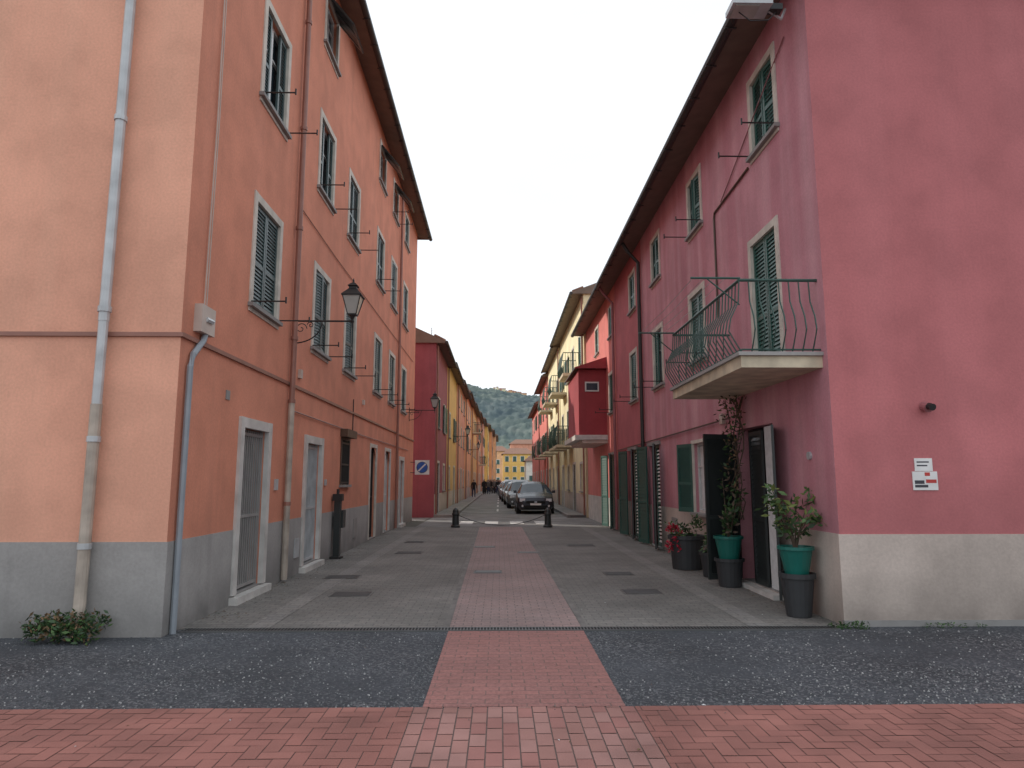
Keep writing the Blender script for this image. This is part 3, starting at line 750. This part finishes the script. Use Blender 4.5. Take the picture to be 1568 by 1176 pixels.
# ================================================================= STREET LAMPS
def lamp(yw,xw,side=1,z=4.27,arm=.98):
    e=empty('wall_street_lamp'); b=MB(); F=frame_left(xw)
    b.tube([F(yw,0,z),F(yw,arm,z)],.016,'iron',8)
    b.box(F,(yw-.03,0,z-.42),(yw+.03,.02,z+.1),'iron')
    pts=[F(yw,.02,z-.38)]
    for i in range(12):
        t=i/11*math.pi/2; pts.append(F(yw,.02+.5*math.sin(t)*.9,z-.38+.36*(1-math.cos(t))))
    b.tube(pts,.011,'iron',6)
    def spiral(cd,cz,r,sg):
        q=[]
        for i in range(22):
            t=i/21*2.6*math.pi; rr=r*(1-i/24); q.append(F(yw,cd+rr*math.cos(t)*sg,cz+rr*math.sin(t)))
        b.tube(q,.008,'iron',5)
    spiral(.12,z-.13,.10,1); spiral(.28,z-.07,.06,-1)
    cx,cy,_=F(yw,arm,0); 
    b.tube([(cx,cy,z-.12),(cx,cy,z+.1)],[.008,.02],'iron',8)
    b.lathe((cx,cy,z),[(.02,-.03),(.035,0),(.02,.03),(.05,.1),(.085,.12)],'iron',10)
    b.obj('bracket',e)
    g2=MB(); r=math.pi/4
    g2.lathe((cx,cy,z+.12),[(.10,0),(.205,.30)],'lglass',4,r); g2.obj('glass',e)
    t=MB()
    for q in range(4):
        a=r+q*math.pi/2
        t.tube([(cx+.103*math.cos(a),cy+.103*math.sin(a),z+.12),(cx+.21*math.cos(a),cy+.21*math.sin(a),z+.42)],.009,'iron',5)
    t.lathe((cx,cy,z+.42),[(.235,0),(.24,.02),(.14,.10),(.09,.14),(.09,.17),(.12,.19),(.05,.24),(.015,.26),(.02,.29),(.004,.33)],'iron',4,r)
    t.lathe((cx,cy,z+.10),[(.11,0),(.11,.022)],'iron',4,r)
    t.obj('lantern_cap',e)
lamp(11.4,XL); lamp(26.3,XL); lamp(42,-2.85,arm=.9); lamp(60,-2.75,arm=.9)

f=MB(); 
f.tube([(3.75,8.2,7.75),(3.62,8.05,7.5),(3.4,7.9,7.5)],.018,'zinc',6)
f.box(W,(2.9,7.75,7.50),(3.4,8.05,7.57),'zinc'); f.box(W,(2.94,7.78,7.488),(3.25,8.02,7.499),'lglass'); f.box(W,(3.4,7.84,7.49),(3.56,7.96,7.57),'iron')
f.tube([(3.5,7.9,7.49),(3.38,7.88,7.36),(3.15,7.88,7.35),(3.02,7.9,7.48)],.008,'iron',5)
f.obj('street_floodlight')
v_=MB(); v_.tube([(4.9,YR,2.45),(4.9,YR-.1,2.42)],.055,'pipe_crim',12); v_.tube([(4.9,YR-.1,2.44),(4.9,YR-.17,2.42)],.04,'iron',12); v_.obj('security_camera')
n_=MB(); n_.box(frame_front(YR),(4.70,.001,1.49),(4.985,.012,1.70),'white'); 
n_.box(frame_front(YR),(4.72,.012,1.56),(4.83,.0135,1.60),'print'); n_.box(frame_front(YR),(4.72,.012,1.52),(4.87,.0135,1.55),'print'); n_.box(frame_front(YR),(4.85,.012,1.57),(4.97,.0135,1.61),'red_sign'); n_.box(frame_front(YR),(4.84,.012,1.65),(4.90,.0135,1.69),'red_sign'); n_.obj('wall_notice')
n_=MB(); n_.box(frame_front(YR),(4.735,.001,1.705),(4.94,.010,1.85),'white'); n_.box(frame_front(YR),(4.76,.010,1.80),(4.9,.0115,1.815),'print'); n_.box(frame_front(YR),(4.76,.010,1.76),(4.88,.0115,1.775),'print'); n_.obj('wall_notice')

s=MB(); F=frame_front(27.0); cx,cz=-3.02,2.1
s.box(F,(cx-.28,0,cz-.28),(cx+.28,.02,cz+.28),'white')
def disc(mb,r,d,m):
    mb.face([F(cx+r*math.cos(t*math.pi/16),d,cz+r*math.sin(t*math.pi/16)) for t in range(32)],m)
disc(s,.22,.023,'print'); disc(s,.20,.026,'blue_sign')
s.face([F(cx-.16,.029,cz-.12),F(cx-.12,.029,cz-.16),F(cx+.16,.029,cz+.12),F(cx+.12,.029,cz+.16)],'white')
s.tube([(XL,27.03,cz+.2),(cx,27.03,cz+.2)],.015,'iron',6); s.tube([(XL,27.03,cz-.2),(cx,27.03,cz-.2)],.015,'iron',6)
s.obj('traffic_sign')

def bollard(x,y,name='bollard'):
    b=MB(); b.lathe((x,y,.01),[(.16,0),(.16,.06),(.12,.09),(.11,.40),(.13,.43),(.13,.47),(.11,.50),(.10,.58),(.05,.64),(.01,.66)],'shut_k',16); b.obj(name)
bollard(-1.5,23.9); bollard(1.66,23.9)
ch=MB(); pts=[]
for i in range(25):
    t=i/24; pts.append((-1.4+2.95*t,23.9,.42-.34*4*t*(1-t)+0.0))
ch.tube(pts,.011,'iron',5); ch.obj('barrier_chain')

# ================================================================= CARS
def car(x,y,paint,name='parked_car',L=4.15,hs=1.0):
    e=empty(name); b=MB()
    st=[(0,.30,.58,.60,.62,.60),(.06,.22,.72,.74,.78,.70),(.25,.20,.80,.82,.86,.72),(.6,.20,.88,.90,.88,.74),(1.0,.20,.95,.98,.89,.72),(1.7,.20,.97,1.40,.89,.60),(2.1,.20,.98,1.50,.89,.58),(2.9,.20,.99,1.50,.89,.57),(3.5,.20,1.0,1.42,.88,.56),(3.98,.22,.98,1.06,.85,.68),(4.1,.28,.86,.88,.80,.66),(4.15,.36,.6,.62,.72,.6)]
    rings=[]
    for (yy,zb,zt,zr,w,wr) in st:
        zr=zr*hs if zr>1.2 else zr
        pts=[(w*.86,zb),(w*.98,zb+.12),(w,(zb+zt)/2+.05),(w*.96,zt),(wr,zr-.04 if zr-zt>.2 else zr),(wr*.6,zr+.03),(0,zr+.045)]
        full=pts+[(-p[0],p[1]) for p in pts[-2::-1]]
        rings.append([(x+p[0],y+yy*L/4.15,p[1]+.0) for p in full])
    n=len(rings[0])
    for i in range(len(rings)-1):
        for j in range(n-1):
            k=paint
            yy=st[i][0]
            side=j in (3,n-5)
            if side and 1.0<=yy<3.9: k='glass'
            if yy==1.0 and j in (4,5,n-7,n-6): k='glass'
            if yy==3.5 and j in (4,5,n-7,n-6): k='glass'
            b.face([rings[i][j],rings[i][j+1],rings[i+1][j+1],rings[i+1][j]],k)
        b.face([rings[i][0],rings[i+1][0],rings[i+1][-1],rings[i][-1]],'rubber')
    b.face(rings[0],paint); b.face(rings[-1],paint)
    b.obj('body',e); 
    d=MB()
    for sg in (-1,1):
        d.box(W,(x+sg*.50,y+.015,.60),(x+sg*.76,y+.12,.74),'lamp')
        d.tube([(x+sg*.62,y+.0,.40),(x+sg*.62,y+.08,.40)],.055,'lamp',10)
        d.box(W,(x+sg*.88,y+1.22,.98),(x+sg*1.03,y+1.34,1.11),paint)
        d.tube([(x+sg*.865,y+1.02,.985),(x+sg*.60,y+1.72,1.40*hs-.02)],.022,paint,6)
        d.box(W,(x+sg*.55,y+L-.02,.70),(x+sg*.74,y+L+.0,.95),'red_sign')
        for yy in (.78,3.35):
            cx=x+sg*.80
            d.tube([(cx-.11*1,y+yy,.31),(cx+.11,y+yy,.31)],.31,'rubber',20); d.tube([(cx-.118,y+yy,.31),(cx+.118,y+yy,.31)],.19,'alloy',14)
    d.box(W,(x-.45,y-.015,.50),(x+.45,y+.06,.62),'dark'); d.box(W,(x-.55,y-.02,.28),(x+.55,y+.06,.42),'dark')
    d.box(W,(x-.26,y-.035,.43),(x+.26,y-.02,.52),'plate'); d.box(W,(x-.06,y-.03,.54),(x+.06,y-.016,.62),'alloy')
    d.obj('details',e)
def paint(n,c,r=.25): 
    m=plain(n,c,r,.3,bmp=0,amt=.03); M[n]=m; return n
p_dark=paint('car_paint_dark',(.035,.038,.048)); p_sil=paint('car_paint_silver',(.42,.43,.44)); p_wh=paint('car_paint_white',(.7,.7,.7)); p_bl=paint('car_paint_blue',(.05,.08,.14)); p_gr=paint('car_paint_grey',(.14,.145,.15))
car(1.72,33.0,p_dark); car(1.35,39.5,p_gr,hs=1.06); car(1.2,45.5,p_sil); car(1.05,51.5,p_gr,hs=1.08); car(.9,57.5,p_sil); car(.85,63.5,p_bl); car(.8,69.5,p_wh); car(.85,76,p_sil); car(1.0,83,p_gr); car(1.2,92,p_wh,hs=1.1); car(2.6,100,p_sil); car(3.4,112,p_wh); car(2.0,125,p_gr)

# ================================================================= PEOPLE
skin=plain('skin_tone',(.45,.27,.2),.6,bmp=0); hair=plain('hair_dark',(.03,.02,.015),.7,bmp=0)
def person(x,y,h,jac,tro,stride,turn,armf=.1):
    J=[(0,0,.95),(0,.01,1.12),(0,0,1.32),(0,0,1.47),(0,-.01,1.56),(0,-.02,1.64),(0,0,1.73)]
    Rr=[(.14,.10),(.13,.10),(.16,.11),(.055,.055),(.06,.07),(.078,.095),(.05,.06)]
    E=[(0,1),(1,2),(2,3),(3,4),(4,5),(5,6)]
    def add(p,r,c): J.append(p); Rr.append(r); E.append((c,len(J)-1)); return len(J)-1
    for sg in (-1,1):
        s=add((sg*.18,0,1.40),(.065,.065),2); el=add((sg*.235,.02*sg,1.12),(.045,.045),s); wr=add((sg*.24,-armf-sg*stride*.3,.90),(.03,.03),el); hd=add((sg*.235,-armf-.03-sg*stride*.3,.81),(.035,.02),wr)
        for q in range(3): add((sg*(.22+.015*q),-armf-.05-sg*stride*.3,.73+.01*q),(.009,.009),hd)
        hp=add((sg*.09,0,.88),(.095,.095),0); kn=add((sg*.10,sg*stride*.5-.03,.50),(.065,.065),hp); an=add((sg*.10,sg*stride,.09),(.042,.042),kn); add((sg*.115,sg*stride-.17,.04),(.04,.03),an)
    k=h/1.78
    me=bpy.data.meshes.new('person'); me.from_pydata([(a*k,b*k,c*k) for a,b,c in J],E,[]); me.update()
    o=bpy.data.objects.new('tmp_person',me); col.objects.link(o)
    o.modifiers.new('Skin','SKIN'); sv=me.skin_vertices
    if len(sv)==0: return
    for i,r in enumerate(Rr): sv[0].data[i].radius=(r[0]*k,r[1]*k)
    sv[0].data[0].use_root=True
    s2=o.modifiers.new('Sub','SUBSURF'); s2.levels=1; s2.render_levels=1
    dg=bpy.context.evaluated_depsgraph_get(); m2=bpy.data.meshes.new_from_object(o.evaluated_get(dg))
    bpy.data.objects.remove(o)
    m2.materials.clear()
    for m in (jac,tro,skin,hair,M['rubber']): m2.materials.append(m)
    for p in m2.polygons:
        z=p.center.z/k; p.use_smooth=True
        if z<.09: p.material_index=4
        elif z<.9 and abs(p.center.x/k)<.2: p.material_index=1
        elif z<.89: p.material_index=2
        elif z<1.50: p.material_index=0
        elif z>1.70 or (z>1.58 and p.center.y/k>.02): p.material_index=3
        else: p.material_index=2
    o=bpy.data.objects.new('person',m2); col.objects.link(o); o.location=(x,y,.01); o.rotation_euler=(0,0,turn)
cl_=[plain('cloth_black',(.02,.02,.022),.9),plain('cloth_navy',(.03,.04,.08),.9),plain('cloth_grey',(.12,.12,.12),.9),plain('cloth_red',(.25,.04,.04),.9),plain('cloth_brown',(.1,.06,.04),.9)]
try:
    PL=[(-2.3,62,0,1,.15,3.1),(-1.9,82,0,0,.02,.3),(-1.5,83,1,0,.1,-1.2),(-1.0,84,0,2,.05,2.0),(-.6,82.5,2,0,.12,.5),(-.3,85,0,1,.15,3.0),(-.9,88,4,0,.05,1.2),(-2.0,90,3,1,.08,0),(-1.2,95,0,0,.15,2.8),(-.1,97,0,2,.1,0.2),(-.5,100,1,1,.12,3.1),(-1.7,78,0,0,.1,.1),(-1.3,79,2,1,.1,2.7),(-.7,92,0,0,.08,1.0),(-.2,76,0,1,.12,.2)]
    for i in range(16): PL.append((U(-1.7,.1),U(88,118),random.choice([0,0,1,2,4,3]),random.choice([0,1,2]),U(.02,.15),U(0,6.2)))
    for (x,y,j,t,stv,tu) in PL: person(x,y,U(1.62,1.82),cl_[j],cl_[t],stv,tu)
except Exception as ex: print('PERSON ERR',ex)

# ================================================================= HILL
m,nt,b=newmat('hazy_forest_hillside'); v=coords(nt)
n1=ramp(nt,noi(nt,v,.06,8),[(0.32,(.065,.095,.10)),(0.52,(.10,.135,.125)),(0.7,(.145,.17,.155))])  # bluish grey tints paint aerial haze into the forest colour
n2=ramp(nt,noi(nt,v,.012,4),[(0.35,(.8,.85,.95)),(0.65,(1.2,1.15,1.05))])
nt.links.new(mixc(nt,n1,n2,1,'MULTIPLY'),b.inputs['Base Color']); b.inputs['Roughness'].default_value=1
M['forest']=m
def hz(x,y):
    d=(y-420)/330; prof=max(0,min(1,d)); prof=prof*prof*(3-2*prof)
    ridge=99-.00003*(x+60)**2-.16*max(0,x+30)*.6+10*noise.noise(Vector((x*.012,0,1)))+6*noise.noise(Vector((x*.03,2,1)))
    ridge=max(18,ridge)
    gul=12*noise.noise(Vector((x*.012,y*.006,5)))*prof*(1-prof)*3
    return ridge*prof+gul
hm=MB(); k=hm.mi('forest'); nx,ny=420,150
xs=[-420+ i*840/nx for i in range(nx+1)]; ys=[400+ j*420/ny for j in range(ny+1)]
for j,y in enumerate(ys):
    for i,x in enumerate(xs):
        z=hz(x,y)
        tr=abs(noise.noise(Vector((x*.16,y*.16,7))))*5+abs(noise.noise(Vector((x*.4,y*.4,2))))*3
        hm.v.append((x+U(-.8,.8),y,(z+tr) if y>410 else -.5))
for j in range(ny):
    for i in range(nx):
        q=j*(nx+1)+i; hm.f.append((q,q+1,q+nx+2,q+nx+1)); hm.m.append(k)
hm.obj('wooded_hill',smooth=True)
vl=empty('hilltop_village'); vb=MB()
for i in range(14):
    x=-6+i*2.6+U(-1,1); y=748+U(-6,8); z=hz(x,y)-1
    w=U(2.2,4.5);h=U(3,5.5); vb.box(W,(x-w/2,y,z),(x+w/2,y+6,z+h+2),random.choice(['cream','paleorange','pinkish']))
    vb.face([(x-w/2-.3,y-.3,z+h+2),(x+w/2+.3,y-.3,z+h+2),(x+w/2,y+3,z+h+3.4),(x-w/2,y+3,z+h+3.4)],'tiles')
vb.obj('houses',vl)
def tree(x,y,h,name='tree'):
    e=empty(name); b=MB(); b.tube([(x,y,0),(x+.1,y,h*.3),(x,y,h*.7)],[.22,.17,.06],'bark',8)
    lb=MB()
    for i in range(26):
        a=U(0,6.28);r=U(0,h*.3);z=U(h*.35,h)
        r*=math.sin(math.pi*min(1,(z/h-.25)/.8)); p=(x+r*math.cos(a),y+r*math.sin(a),z)
        b.tube([(x,y,h*.3),(p[0],p[1],p[2])],[.06,.02],'bark',5); leaves(lb,p,(h*.12,h*.12,h*.1),70,.28,['leaf2','leaf'],shell=0)
    b.obj('trunk',e); lb.obj('crown',e)
tree(10,150,8); tree(14,160,9); tree(7.2,160,6)

# ================================================================= WORLD, SUN, CAMERA
EL=math.radians(27); AZ=math.radians(-60)
w=bpy.data.worlds.new('World'); scene.world=w; w.use_nodes=True; nt=w.node_tree
bg=nt.nodes['Background']; sky=nt.nodes.new('ShaderNodeTexSky'); sky.sky_type='NISHITA'; sky.sun_disc=False
sky.sun_elevation=EL; sky.sun_rotation=AZ%(2*math.pi); sky.dust_density=3.0; sky.air_density=1.0
tc=nt.nodes.new('ShaderNodeTexCoord'); mp=nt.nodes.new('ShaderNodeMapping'); mp.inputs['Scale'].default_value=(1,1,2.5); nt.links.new(tc.outputs['Generated'],mp.inputs['Vector'])
cf=ramp(nt,noi(nt,mp.outputs['Vector'],1.4,5),[(0.3,(.82,)*3),(0.65,(.97,)*3)])
mx=mixc(nt,sky.outputs['Color'],(8.5,8.95,9.5),cf)
nt.links.new(mx,bg.inputs['Color']); bg.inputs['Strength'].default_value=.15
# keep the overcast bright without clipping the whole dome
bg.inputs['Strength'].default_value=.13
sd=bpy.data.lights.new('Sun','SUN'); sd.energy=3.0; sd.angle=math.radians(1); sd.color=(1,.92,.80)
so=bpy.data.objects.new('Sun',sd); col.objects.link(so)
dirv=Vector((math.sin(AZ)*math.cos(EL),math.cos(AZ)*math.cos(EL),math.sin(EL)))
so.rotation_euler=dirv.to_track_quat('Z','Y').to_euler()
cd=bpy.data.cameras.new('Camera'); co=bpy.data.objects.new('Camera',cd); col.objects.link(co)
cd.sensor_width=36; cd.lens=24.1; cd.clip_end=6000; cd.clip_start=.05
co.location=(0,0,1.6); co.rotation_euler=(math.radians(98),0,math.radians(-1.03))
scene.camera=co
scene.view_settings.view_transform='Standard'; scene.view_settings.look='None'; scene.view_settings.exposure=0
